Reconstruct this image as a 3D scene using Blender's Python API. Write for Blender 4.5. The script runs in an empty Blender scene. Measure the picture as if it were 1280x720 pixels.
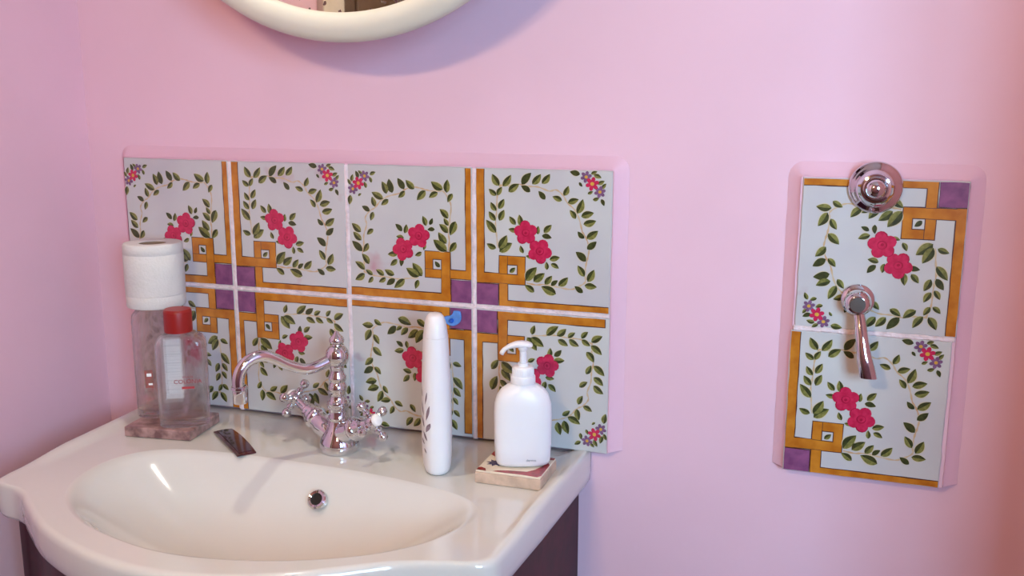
import bpy, bmesh, math, random
from mathutils import Vector, Matrix
random.seed(7)
SC = bpy.context.scene
COL = SC.collection
ZO = 1.255            # height of the top edge of the tile splashback above the floor
PI = math.pi

# ------------------------------------------------------------------ materials
def lin(c):
    out = []
    for v in c[:3]:
        v = v / 255.0
        out.append(v / 12.92 if v <= 0.04045 else ((v + 0.055) / 1.055) ** 2.4)
    return (out[0], out[1], out[2], 1.0)

def mat(name, rgb, rough=0.5, metal=0.0, noise=0.0, nscale=20, rgb2=None, bump=0.0, bscale=40,
        trans=0.0, ior=1.45, coat=0.0, emit=None, estr=0.0, sss=0.0, spec=None):
    m = bpy.data.materials.new(name); m.use_nodes = True
    nt = m.node_tree; b = nt.nodes['Principled BSDF']
    b.inputs['Base Color'].default_value = lin(rgb)
    b.inputs['Roughness'].default_value = rough
    b.inputs['Metallic'].default_value = metal
    b.inputs['IOR'].default_value = ior
    b.inputs['Transmission Weight'].default_value = trans
    b.inputs['Coat Weight'].default_value = coat
    if coat: b.inputs['Coat Roughness'].default_value = 0.08
    if spec is not None: b.inputs['Specular IOR Level'].default_value = spec
    if sss:
        b.inputs['Subsurface Weight'].default_value = sss
        b.inputs['Subsurface Radius'].default_value = (0.01, 0.008, 0.006)
    if emit:
        b.inputs['Emission Color'].default_value = lin(emit); b.inputs['Emission Strength'].default_value = estr
    tc = nt.nodes.new('ShaderNodeTexCoord')
    if noise > 0 or rgb2:
        n = nt.nodes.new('ShaderNodeTexNoise'); n.inputs['Scale'].default_value = nscale
        n.inputs['Detail'].default_value = 5
        nt.links.new(tc.outputs['Object'], n.inputs['Vector'])
        r = nt.nodes.new('ShaderNodeMapRange'); r.inputs['From Min'].default_value = 0.35; r.inputs['From Max'].default_value = 0.65
        nt.links.new(n.outputs['Fac'], r.inputs['Value'])
        mx = nt.nodes.new('ShaderNodeMix'); mx.data_type = 'RGBA'
        c2 = rgb2 if rgb2 else tuple(max(0, v * (1 - noise)) for v in rgb)
        mx.inputs[6].default_value = lin(rgb); mx.inputs[7].default_value = lin(c2)
        nt.links.new(r.outputs['Result'], mx.inputs[0]); nt.links.new(mx.outputs[2], b.inputs['Base Color'])
    if bump > 0:
        n2 = nt.nodes.new('ShaderNodeTexNoise'); n2.inputs['Scale'].default_value = bscale; n2.inputs['Detail'].default_value = 6
        nt.links.new(tc.outputs['Object'], n2.inputs['Vector'])
        bp = nt.nodes.new('ShaderNodeBump'); bp.inputs['Strength'].default_value = bump; bp.inputs['Distance'].default_value = 0.01
        nt.links.new(n2.outputs['Fac'], bp.inputs['Height']); nt.links.new(bp.outputs['Normal'], b.inputs['Normal'])
    return m

WALL = (240, 199, 214)
M = {}
M['wall'] = mat('pink_wall_paint', WALL, 0.62, noise=0.03, nscale=3, bump=0.10, bscale=14)
M['ceil'] = mat('ceiling_paint', (190, 176, 176), 0.8, noise=0.02)
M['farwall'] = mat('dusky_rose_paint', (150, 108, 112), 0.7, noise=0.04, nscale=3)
M['floor'] = mat('terracotta_floor', (112, 70, 56), 0.45, noise=0.25, nscale=8)
M['ceramic'] = mat('basin_ceramic', (214, 214, 207), 0.10, coat=0.6, noise=0.02, nscale=5)
M['wood'] = mat('maroon_wood', (68, 14, 28), 0.5, noise=0.3, nscale=30, coat=0.05, spec=0.3)
M['chrome'] = mat('chrome', (222, 222, 226), 0.07, 1.0, noise=0.04, nscale=60)
M['dark'] = mat('dark_hole', (22, 22, 20), 0.5, noise=0.1)
M['pivotgrey'] = mat('pivot_grey', (92, 84, 80), 0.4, noise=0.1)
M['porcelain'] = mat('porcelain', (245, 242, 238), 0.15, coat=0.5, noise=0.01)
M['cream'] = mat('mirror_frame_cream', (208, 204, 190), 0.35, coat=0.25, noise=0.03, nscale=8)
M['paper'] = mat('tissue_paper', (212, 212, 209), 0.95, noise=0.02, nscale=40, bump=0.12, bscale=250)
M['card'] = mat('cardboard_core', (150, 128, 108), 0.9, noise=0.1)
M['glass'] = mat('bottle_glass', (255, 254, 254), 0.0, trans=1.0, ior=1.40, noise=0.01)
def _thin(m, k):
    nt = m.node_tree; out = nt.nodes['Material Output']; b = nt.nodes['Principled BSDF']
    t = nt.nodes.new('ShaderNodeBsdfTransparent'); t.inputs[0].default_value = (0.99, 0.985, 0.985, 1); mx = nt.nodes.new('ShaderNodeMixShader'); mx.inputs[0].default_value = k
    nt.links.new(t.outputs[0], mx.inputs[1]); nt.links.new(b.outputs[0], mx.inputs[2]); nt.links.new(mx.outputs[0], out.inputs[0])
_thin(M['glass'], 0.58)
M['liquid'] = mat('cologne', (250, 236, 222), 0.0, trans=1.0, ior=1.33, noise=0.01)
M['redcap'] = mat('red_cap', (150, 28, 24), 0.38, noise=0.06, nscale=30)
M['label'] = mat('white_label', (250, 252, 252), 0.6, noise=0.03)
M['print'] = mat('red_print', (170, 50, 56), 0.6, noise=0.1)
M['fadedred'] = mat('faded_red_print', (168, 84, 82), 0.6, rgb2=(128, 92, 84), nscale=220)
M['ruled'] = mat('grey_rule', (150, 156, 160), 0.7, noise=0.05)
M['plastic'] = mat('white_plastic', (236, 236, 238), 0.32, noise=0.01, sss=0.1)
M['slate'] = mat('grey_print', (140, 120, 130), 0.5, noise=0.2, nscale=90)
M['biscuit'] = mat('tile_biscuit', (214, 184, 160), 0.85, noise=0.12, nscale=70, bump=0.2, bscale=120)
M['slab'] = mat('mottled_slab', (176, 140, 134), 0.35, rgb2=(110, 78, 78), nscale=75, coat=0.4, bump=0.1, bscale=80)
M['soapglaze'] = mat('cream_glaze', (236, 220, 196), 0.25, coat=0.4, noise=0.05, nscale=50)
M['soapred'] = mat('red_glaze', (172, 48, 52), 0.25, coat=0.4, noise=0.3, nscale=90)
M['soapblue'] = mat('blue_glaze', (52, 48, 100), 0.25, coat=0.4, noise=0.3, nscale=90)
M['clip'] = mat('maroon_gloss', (84, 14, 26), 0.18, coat=0.6, noise=0.3, nscale=50)
M['clip2'] = mat('dark_violet_gloss', (58, 30, 56), 0.15, coat=0.7, noise=0.3, nscale=60)
M['blue'] = mat('blue_translucent', (112, 172, 250), 0.2, trans=0.2, ior=1.3, noise=0.1, nscale=120, coat=0.3)
M['blue2'] = mat('blue_nub', (44, 104, 214), 0.2, trans=0.1, ior=1.3, noise=0.1, nscale=120)
M['grout'] = mat('grout', (248, 230, 232), 0.9, noise=0.08, nscale=60, bump=0.5, bscale=150)
M['ochre'] = mat('ochre_glaze', (204, 132, 42), 0.22, coat=0.4, rgb2=(178, 104, 28), nscale=45)
M['umber'] = mat('umber_line', (92, 46, 36), 0.3, coat=0.3, noise=0.3, nscale=150)
M['purple'] = mat('purple_glaze', (146, 86, 128), 0.22, coat=0.4, rgb2=(118, 66, 108), nscale=60)
M['leafa'] = mat('olive_leaf', (140, 138, 76), 0.25, coat=0.3, rgb2=(100, 104, 50), nscale=160)
M['leafb'] = mat('dark_leaf', (50, 56, 32), 0.25, coat=0.3, rgb2=(70, 76, 38), nscale=160)
M['stem'] = mat('pale_stem', (206, 190, 158), 0.3, coat=0.3, rgb2=(198, 160, 118), nscale=25)
M['halo'] = mat('leaf_halo', (218, 206, 172), 0.25, coat=0.3, noise=0.03)
M['rosea'] = mat('rose_red', (206, 44, 88), 0.25, coat=0.4, rgb2=(186, 32, 72), nscale=140)
M['roseb'] = mat('rose_dark', (158, 20, 56), 0.25, coat=0.4, rgb2=(176, 34, 70), nscale=140)
M['violet'] = mat('small_violet', (140, 100, 140), 0.25, coat=0.4, noise=0.2, nscale=140)
M['yellow'] = mat('yellow_eye', (222, 172, 74), 0.25, coat=0.4, noise=0.1, nscale=140)
M['doorwood'] = mat('door_brown', (128, 108, 90), 0.5, noise=0.25, nscale=12)
M['doortrim'] = mat('door_trim_cream', (236, 228, 208), 0.5, noise=0.04)
M['winframe'] = mat('window_frame_white', (236, 236, 236), 0.4, noise=0.02)
M['brass'] = mat('brass', (176, 140, 70), 0.25, 1.0, noise=0.05)
M['bulb'] = mat('bulb_glow', (255, 235, 210), 0.3, noise=0.01, emit=(255, 196, 128), estr=1.0)

def glaze_mat():
    """hand-made white glaze: grey-white with faint mauve clouds and a few reddish smudges, different on every tile"""
    m = bpy.data.materials.new('white_tile_glaze'); m.use_nodes = True
    nt = m.node_tree; b = nt.nodes['Principled BSDF']
    b.inputs['Roughness'].default_value = 0.28; b.inputs['Coat Weight'].default_value = 0.35; b.inputs['Coat Roughness'].default_value = 0.12
    tc = nt.nodes.new('ShaderNodeTexCoord'); oi = nt.nodes.new('ShaderNodeObjectInfo')
    mu = nt.nodes.new('ShaderNodeMath'); mu.operation = 'MULTIPLY'; mu.inputs[1].default_value = 9.0
    nt.links.new(oi.outputs['Random'], mu.inputs[0])
    ad = nt.nodes.new('ShaderNodeVectorMath'); ad.operation = 'ADD'
    nt.links.new(tc.outputs['Object'], ad.inputs[0]); nt.links.new(mu.outputs[0], ad.inputs[1])
    def layer(scale, lo, hi, ca, cb, base=None):
        n = nt.nodes.new('ShaderNodeTexNoise'); n.inputs['Scale'].default_value = scale; n.inputs['Detail'].default_value = 3
        nt.links.new(ad.outputs[0], n.inputs['Vector'])
        r = nt.nodes.new('ShaderNodeMapRange'); r.inputs['From Min'].default_value = lo; r.inputs['From Max'].default_value = hi
        nt.links.new(n.outputs['Fac'], r.inputs['Value'])
        mx = nt.nodes.new('ShaderNodeMix'); mx.data_type = 'RGBA'
        mx.inputs[6].default_value = lin(ca); mx.inputs[7].default_value = lin(cb)
        if base: nt.links.new(base, mx.inputs[6])
        nt.links.new(r.outputs['Result'], mx.inputs[0])
        return mx.outputs[2]
    o = layer(7, 0.3, 0.75, (208, 209, 205), (194, 190, 194))
    o = layer(16, 0.70, 0.86, (0, 0, 0), (184, 130, 140), o)
    nt.links.new(o, b.inputs['Base Color'])
    n2 = nt.nodes.new('ShaderNodeTexNoise'); n2.inputs['Scale'].default_value = 18
    nt.links.new(ad.outputs[0], n2.inputs['Vector'])
    bp = nt.nodes.new('ShaderNodeBump'); bp.inputs['Strength'].default_value = 0.12; bp.inputs['Distance'].default_value = 0.01
    nt.links.new(n2.outputs['Fac'], bp.inputs['Height']); nt.links.new(bp.outputs['Normal'], b.inputs['Normal'])
    return m
M['glaze'] = glaze_mat()

def mirror_mat():
    """old silvered glass: clear reflection with dark foxing specks and a dull bloom"""
    m = bpy.data.materials.new('aged_mirror'); m.use_nodes = True
    nt = m.node_tree; b = nt.nodes['Principled BSDF']
    b.inputs['Metallic'].default_value = 1.0; b.inputs['Roughness'].default_value = 0.02
    tc = nt.nodes.new('ShaderNodeTexCoord')
    n = nt.nodes.new('ShaderNodeTexNoise'); n.inputs['Scale'].default_value = 95; n.inputs['Detail'].default_value = 4
    nt.links.new(tc.outputs['Object'], n.inputs['Vector'])
    r = nt.nodes.new('ShaderNodeMapRange'); r.inputs['From Min'].default_value = 0.62; r.inputs['From Max'].default_value = 0.65
    nt.links.new(n.outputs['Fac'], r.inputs['Value'])
    mx = nt.nodes.new('ShaderNodeMix'); mx.data_type = 'RGBA'
    mx.inputs[6].default_value = lin((226, 222, 210)); mx.inputs[7].default_value = lin((92, 62, 62))
    nt.links.new(r.outputs['Result'], mx.inputs[0]); nt.links.new(mx.outputs[2], b.inputs['Base Color'])
    r2 = nt.nodes.new('ShaderNodeMapRange'); r2.inputs['From Min'].default_value = 0.62; r2.inputs['From Max'].default_value = 0.65
    r2.inputs['To Min'].default_value = 1.0; r2.inputs['To Max'].default_value = 0.2
    nt.links.new(n.outputs['Fac'], r2.inputs['Value']); nt.links.new(r2.outputs['Result'], b.inputs['Metallic'])
    return m
M['mirror'] = mirror_mat()

def pane_mat():
    m = bpy.data.materials.new('window_glass'); m.use_nodes = True
    nt = m.node_tree; nt.nodes.remove(nt.nodes['Principled BSDF'])
    out = nt.nodes['Material Output']
    t = nt.nodes.new('ShaderNodeBsdfTransparent'); g = nt.nodes.new('ShaderNodeBsdfGlossy'); g.inputs['Roughness'].default_value = 0.03
    mx = nt.nodes.new('ShaderNodeMixShader'); mx.inputs[0].default_value = 0.06
    nt.links.new(t.outputs[0], mx.inputs[1]); nt.links.new(g.outputs[0], mx.inputs[2]); nt.links.new(mx.outputs[0], out.inputs[0])
    return m
M['pane'] = pane_mat()

# ------------------------------------------------------------------ helpers
def obj(name, bm, mats, parent=None, loc=(0, 0, 0), smooth=False, rot=(0, 0, 0), recalc=True):
    if recalc: bmesh.ops.recalc_face_normals(bm, faces=bm.faces[:])
    me = bpy.data.meshes.new(name); bm.to_mesh(me); bm.free()
    if not isinstance(mats, (list, tuple)): mats = [mats]
    for m in mats: me.materials.append(m)
    if smooth:
        for p in me.polygons: p.use_smooth = True
        if smooth != 'all' and hasattr(me, 'set_sharp_from_angle'): me.set_sharp_from_angle(angle=math.radians(38))
    o = bpy.data.objects.new(name, me); COL.objects.link(o)
    o.location = loc; o.rotation_euler = rot
    if parent: o.parent = parent
    return o

def thing(name, label, cat, loc, rz=0, group=None):
    o = bpy.data.objects.new(name, None); COL.objects.link(o); o.empty_display_size = 0.03
    o.location = (loc[0], loc[1], loc[2] + ZO); o.rotation_euler = (0, 0, rz)
    o['label'] = label; o['category'] = cat
    if group: o['group'] = group
    return o

def tag(o, label, cat):
    o['label'] = label; o['category'] = cat; return o

def struct(o):
    o['kind'] = 'structure'; return o

def box(bm, x0, x1, y0, y1, z0, z1, bev=0.0, seg=2, mi=0):
    r = bmesh.ops.create_cube(bm, size=1.0)
    vs = r['verts']
    for v in vs:
        v.co = Vector(((x0 + x1) / 2 + v.co.x * (x1 - x0), (y0 + y1) / 2 + v.co.y * (y1 - y0), (z0 + z1) / 2 + v.co.z * (z1 - z0)))
    fs = set(f for v in vs for f in v.link_faces)
    for f in fs: f.material_index = mi
    if bev > 0:
        es = set(e for v in vs for e in v.link_edges)
        bmesh.ops.bevel(bm, geom=list(es), offset=bev, segments=seg, profile=0.5, affect='EDGES')
    return bm

def frame_of(axis):
    a = Vector(axis).normalized()
    t = Vector((0, 0, 1)) if abs(a.z) < 0.9 else Vector((1, 0, 0))
    u = a.cross(t).normalized(); v = a.cross(u).normalized()
    return a, u, v

def lathe(bm, prof, org=(0, 0, 0), axis=(0, 0, 1), n=40, mi=0, cap=True):
    """prof: list of (radius, distance along axis)"""
    a, u, v = frame_of(axis); org = Vector(org); rings = []
    for (r, h) in prof:
        if r < 1e-6:
            rings.append([bm.verts.new(org + a * h)])
        else:
            rings.append([bm.verts.new(org + a * h + u * (r * math.cos(2 * PI * i / n)) + v * (r * math.sin(2 * PI * i / n))) for i in range(n)])
    for k in range(len(rings) - 1):
        A, B = rings[k], rings[k + 1]
        for i in range(n):
            j = (i + 1) % n
            if len(A) == 1 and len(B) == 1: continue
            if len(A) == 1: f = bm.faces.new((A[0], B[i], B[j]))
            elif len(B) == 1: f = bm.faces.new((A[i], B[0], A[j]))
            else: f = bm.faces.new((A[i], B[i], B[j], A[j]))
            f.material_index = mi
    if cap:
        for R_ in (rings[0], rings[-1]):
            if len(R_) > 1: bm.faces.new(R_).material_index = mi
    return bm

def catmull(pts, sub=6):
    P_ = [Vector(p) for p in pts]; out = []
    for i in range(len(P_) - 1):
        p0 = P_[max(i - 1, 0)]; p1 = P_[i]; p2 = P_[i + 1]; p3 = P_[min(i + 2, len(P_) - 1)]
        for k in range(sub):
            t = k / sub
            out.append(0.5 * ((2 * p1) + (p2 - p0) * t + (2 * p0 - 5 * p1 + 4 * p2 - p3) * t * t + (3 * p1 - p0 - 3 * p2 + p3) * t ** 3))
    out.append(P_[-1]); return out

def tube(bm, pts, rad, n=16, sub=6, mi=0):
    P_ = catmull(pts, sub) if sub > 1 else [Vector(p) for p in pts]
    m = len(P_)
    if isinstance(rad, (int, float)): rad = [rad] * 2
    def rr(t):
        x = t * (len(rad) - 1); i = min(int(x), len(rad) - 2); return rad[i] + (rad[i + 1] - rad[i]) * (x - i)
    T = [(P_[min(i + 1, m - 1)] - P_[max(i - 1, 0)]).normalized() for i in range(m)]
    _, u, v = frame_of(T[0]); rings = []
    for i in range(m):
        u = (u - T[i] * u.dot(T[i])).normalized(); v = T[i].cross(u)
        r = rr(i / (m - 1))
        rings.append([bm.verts.new(P_[i] + u * (r * math.cos(2 * PI * k / n)) + v * (r * math.sin(2 * PI * k / n))) for k in range(n)])
    for i in range(m - 1):
        for k in range(n):
            j = (k + 1) % n
            bm.faces.new((rings[i][k], rings[i][j], rings[i + 1][j], rings[i + 1][k])).material_index = mi
    bm.faces.new(rings[0]).material_index = mi; bm.faces.new(rings[-1]).material_index = mi
    return bm

def loft(bm, secs, n=48, mi=0, cap0=True, cap1=True, flip=False):
    """secs: (z, half_width, half_depth, exponent[, dx, dy]) super-ellipse sections"""
    rings = []
    for s in secs:
        z, a, b, e = s[:4]; dx = s[4] if len(s) > 4 else 0; dy = s[5] if len(s) > 5 else 0
        ring = []
        for i in range(n):
            t = 2 * PI * i / n; c, sn = math.cos(t), math.sin(t)
            ring.append(bm.verts.new((dx + a * math.copysign(abs(c) ** (2 / e), c), dy + b * math.copysign(abs(sn) ** (2 / e), sn), z)))
        rings.append(ring)
    fs = []
    for k in range(len(rings) - 1):
        for i in range(n):
            j = (i + 1) % n
            q = (rings[k][i], rings[k][j], rings[k + 1][j], rings[k + 1][i])
            fs.append(bm.faces.new(q[::-1] if flip else q))
    if cap0: fs.append(bm.faces.new(rings[0] if flip else rings[0][::-1]))
    if cap1: fs.append(bm.faces.new(rings[-1][::-1] if flip else rings[-1]))
    for f in fs: f.material_index = mi
    return bm

def sphere(bm, c, r, n=20, sz=(1, 1, 1), mi=0):
    q = bmesh.ops.create_uvsphere(bm, u_segments=n, v_segments=max(8, n // 2), radius=r)
    for v in q['verts']: v.co = Vector((v.co.x * sz[0], v.co.y * sz[1], v.co.z * sz[2])) + Vector(c)
    for f in set(f for v in q['verts'] for f in v.link_faces): f.material_index = mi

def smooth01(t): t = max(0.0, min(1.0, t)); return t * t * (3 - 2 * t)

# ------------------------------------------------------------------ room shell
XL, XR, YB, YF = -0.082, 2.50, 0.02, -1.90
Z0, Z1 = -ZO, 2.5 - ZO
def shell(name, boxes, m):
    bm = bmesh.new()
    for b in boxes: box(bm, *b)
    return struct(obj(name, bm, m, loc=(0, 0, ZO)))
shell('wall_back', [(XL - 0.1, XR + 0.1, YB, YB + 0.12, Z0, Z1)], M['wall'])
DY0, DY1, DZ = -1.77, -1.18, 2.05 - ZO
shell('wall_left', [(XL - 0.1, XL, DY1, YB, Z0, Z1), (XL - 0.1, XL, YF, DY0, Z0, Z1), (XL - 0.1, XL, DY0, DY1, DZ, Z1)], M['wall'])
WX0, WX1, WZ0, WZ1 = 1.62, 2.32, -0.12, 0.62
shell('wall_right', [(XR, XR + 0.1, YF, YB, Z0, Z1)], M['wall'])
# short unseen wall, added to keep window light off the back wall's right end
PX = 1.42; PY = -0.535
shell('wall_light_blocker', [(PX, PX + 0.08, PY, YB - 0.0005, Z0, Z1)], M['wall'])
shell('wall_front', [(XL - 0.1, WX0, YF - 0.12, YF, Z0, Z1), (WX1, XR + 0.1, YF - 0.12, YF, Z0, Z1),
                     (WX0, WX1, YF - 0.12, YF, Z0, WZ0), (WX0, WX1, YF - 0.12, YF, WZ1, Z1)], M['farwall'])
shell('floor', [(XL - 0.1, XR + 0.1, YF - 0.1, YB + 0.12, Z0 - 0.1, Z0)], M['floor'])
shell('ceiling', [(XL - 0.1, XR + 0.1, YF - 0.1, YB + 0.12, Z1, Z1 + 0.1)], M['ceil'])
# door on the left wall (seen only in the mirror)
bm = bmesh.new(); box(bm, XL - 0.06, XL - 0.02, DY0 + 0.001, DY1 - 0.001, Z0 + 0.005, DZ - 0.001)
for za, zb in ((0.15, 0.85), (1.0, 1.9)):
    box(bm, XL - 0.021, XL - 0.012, DY0 + 0.12, DY1 - 0.12, Z0 + za, Z0 + zb, 0.004)
door = struct(obj('door_1', bm, M['doorwood'], loc=(0, 0, ZO)))
bm = bmesh.new(); lathe(bm, [(0.022, 0), (0.022, 0.008), (0.008, 0.01), (0.008, 0.045), (0.024, 0.05), (0.026, 0.065), (0.015, 0.078), (0, 0.08)], (XL - 0.02, DY1 - 0.07, -0.2), (1, 0, 0), 20)
obj('door_handle', bm, M['brass'], door, smooth=True)
bm = bmesh.new()
box(bm, XL - 0.01, XL + 0.018, DY1, DY1 + 0.10, Z0, DZ + 0.10, 0.004); box(bm, XL - 0.01, XL + 0.018, DY0 - 0.10, DY0, Z0, DZ + 0.10, 0.004)
box(bm, XL - 0.01, XL + 0.018, DY0, DY1, DZ, DZ + 0.10, 0.004)
struct(obj('trim_1', bm, M['doortrim'], loc=(0, 0, ZO)))
# window in the wall behind the camera, to the right
WYc = YF - 0.07; bm = bmesh.new(); fw = 0.04
box(bm, WX0, WX0 + fw, WYc - 0.02, WYc + 0.02, WZ0, WZ1, 0.003); box(bm, WX1 - fw, WX1, WYc - 0.02, WYc + 0.02, WZ0, WZ1, 0.003)
box(bm, WX0 + fw, WX1 - fw, WYc - 0.02, WYc + 0.02, WZ0, WZ0 + fw, 0.003); box(bm, WX0 + fw, WX1 - fw, WYc - 0.02, WYc + 0.02, WZ1 - fw, WZ1, 0.003)
box(bm, (WX0 + WX1) / 2 - 0.014, (WX0 + WX1) / 2 + 0.014, WYc - 0.015, WYc + 0.015, WZ0 + fw, WZ1 - fw, 0.002)
box(bm, WX0 + fw, WX1 - fw, WYc - 0.012, WYc + 0.012, (WZ0 + WZ1) / 2 - 0.012, (WZ0 + WZ1) / 2 + 0.012, 0.002)
win = struct(obj('window_1', bm, M['winframe'], loc=(0, 0, ZO)))
bm = bmesh.new(); box(bm, WX0 + fw - 0.005, WX1 - fw + 0.005, WYc - 0.003, WYc + 0.003, WZ0 + fw - 0.005, WZ1 - fw + 0.005)
obj('window_pane', bm, M['pane'], win)

# ------------------------------------------------------------------ painted tile
PT = 0.203
TS = 0.1975      # tile edge length
LEAVES = [[0.183,0.873,0.14,0.937],[0.218,0.87,0.268,0.934],[0.266,0.833,0.327,0.878],[0.358,0.888,0.418,0.953],[0.41,0.832,0.354,0.866],[0.438,0.888,0.486,0.947],[0.5,0.891,0.547,0.953],[0.517,0.788,0.478,0.834],[0.164,0.799,0.12,0.838],[0.181,0.803,0.212,0.851],[0.164,0.696,0.129,0.746],[0.186,0.709,0.221,0.768],[0.157,0.625,0.115,0.681],[0.194,0.633,0.225,0.694],[0.159,0.546,0.097,0.618],[0.655,0.816,0.681,0.871],[0.638,0.782,0.582,0.805],[0.686,0.767,0.752,0.786],[0.75,0.706,0.784,0.785],[0.736,0.666,0.7,0.712],[0.784,0.678,0.859,0.704],[0.799,0.629,0.878,0.652],[0.798,0.53,0.756,0.574],[0.821,0.533,0.89,0.577],[0.305,0.605,0.264,0.65],[0.345,0.602,0.34,0.666],[0.317,0.562,0.262,0.568],[0.469,0.544,0.477,0.598],[0.52,0.561,0.565,0.606],[0.509,0.534,0.563,0.519],[0.76,0.962,0.698,0.977],[0.842,0.965,0.878,0.981],[0.862,0.953,0.911,0.943],[0.892,0.899,0.932,0.916],[0.761,0.903,0.778,0.876],[0.82,0.834,0.856,0.847],[0.857,0.795,0.898,0.805],[0.914,0.797,0.935,0.758],[0.917,0.868,0.94,0.897],[0.163,0.432,0.103,0.453],[0.194,0.437,0.243,0.518],[0.199,0.407,0.278,0.468],[0.369,0.408,0.347,0.453],[0.426,0.374,0.387,0.389],[0.567,0.37,0.629,0.386],[0.537,0.302,0.533,0.351],[0.572,0.339,0.619,0.313],[0.394,0.216,0.457,0.301],[0.449,0.213,0.515,0.269],[0.526,0.201,0.575,0.256],[0.578,0.194,0.618,0.225],[0.629,0.195,0.683,0.253],[0.445,0.137,0.384,0.179],[0.596,0.137,0.507,0.173],[0.79,0.159,0.742,0.19],[0.812,0.203,0.889,0.2],[0.801,0.275,0.765,0.336],[0.833,0.242,0.873,0.314],[0.809,0.374,0.75,0.429],[0.824,0.459,0.879,0.511]]
STEM1 = [[0.2,0.87],[0.175,0.791],[0.171,0.692],[0.162,0.6],[0.17,0.52],[0.18,0.43]]
STEM2 = [[0.19,0.869],[0.277,0.868],[0.337,0.88],[0.406,0.868],[0.474,0.865],[0.55,0.84],[0.6,0.85],[0.651,0.812],[0.676,0.769],[0.735,0.715],[0.765,0.652],[0.787,0.572],[0.813,0.533],[0.835,0.466],[0.828,0.401],[0.816,0.351],[0.809,0.277],[0.814,0.232],[0.769,0.196],[0.71,0.172],[0.616,0.182],[0.531,0.195],[0.462,0.187],[0.392,0.196]]
TM = ['glaze', 'biscuit', 'umber', 'ochre', 'purple', 'stem', 'halo', 'leafa', 'leafb', 'rosea', 'roseb', 'violet', 'yellow']
TI = {k: i for i, k in enumerate(TM)}

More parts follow.
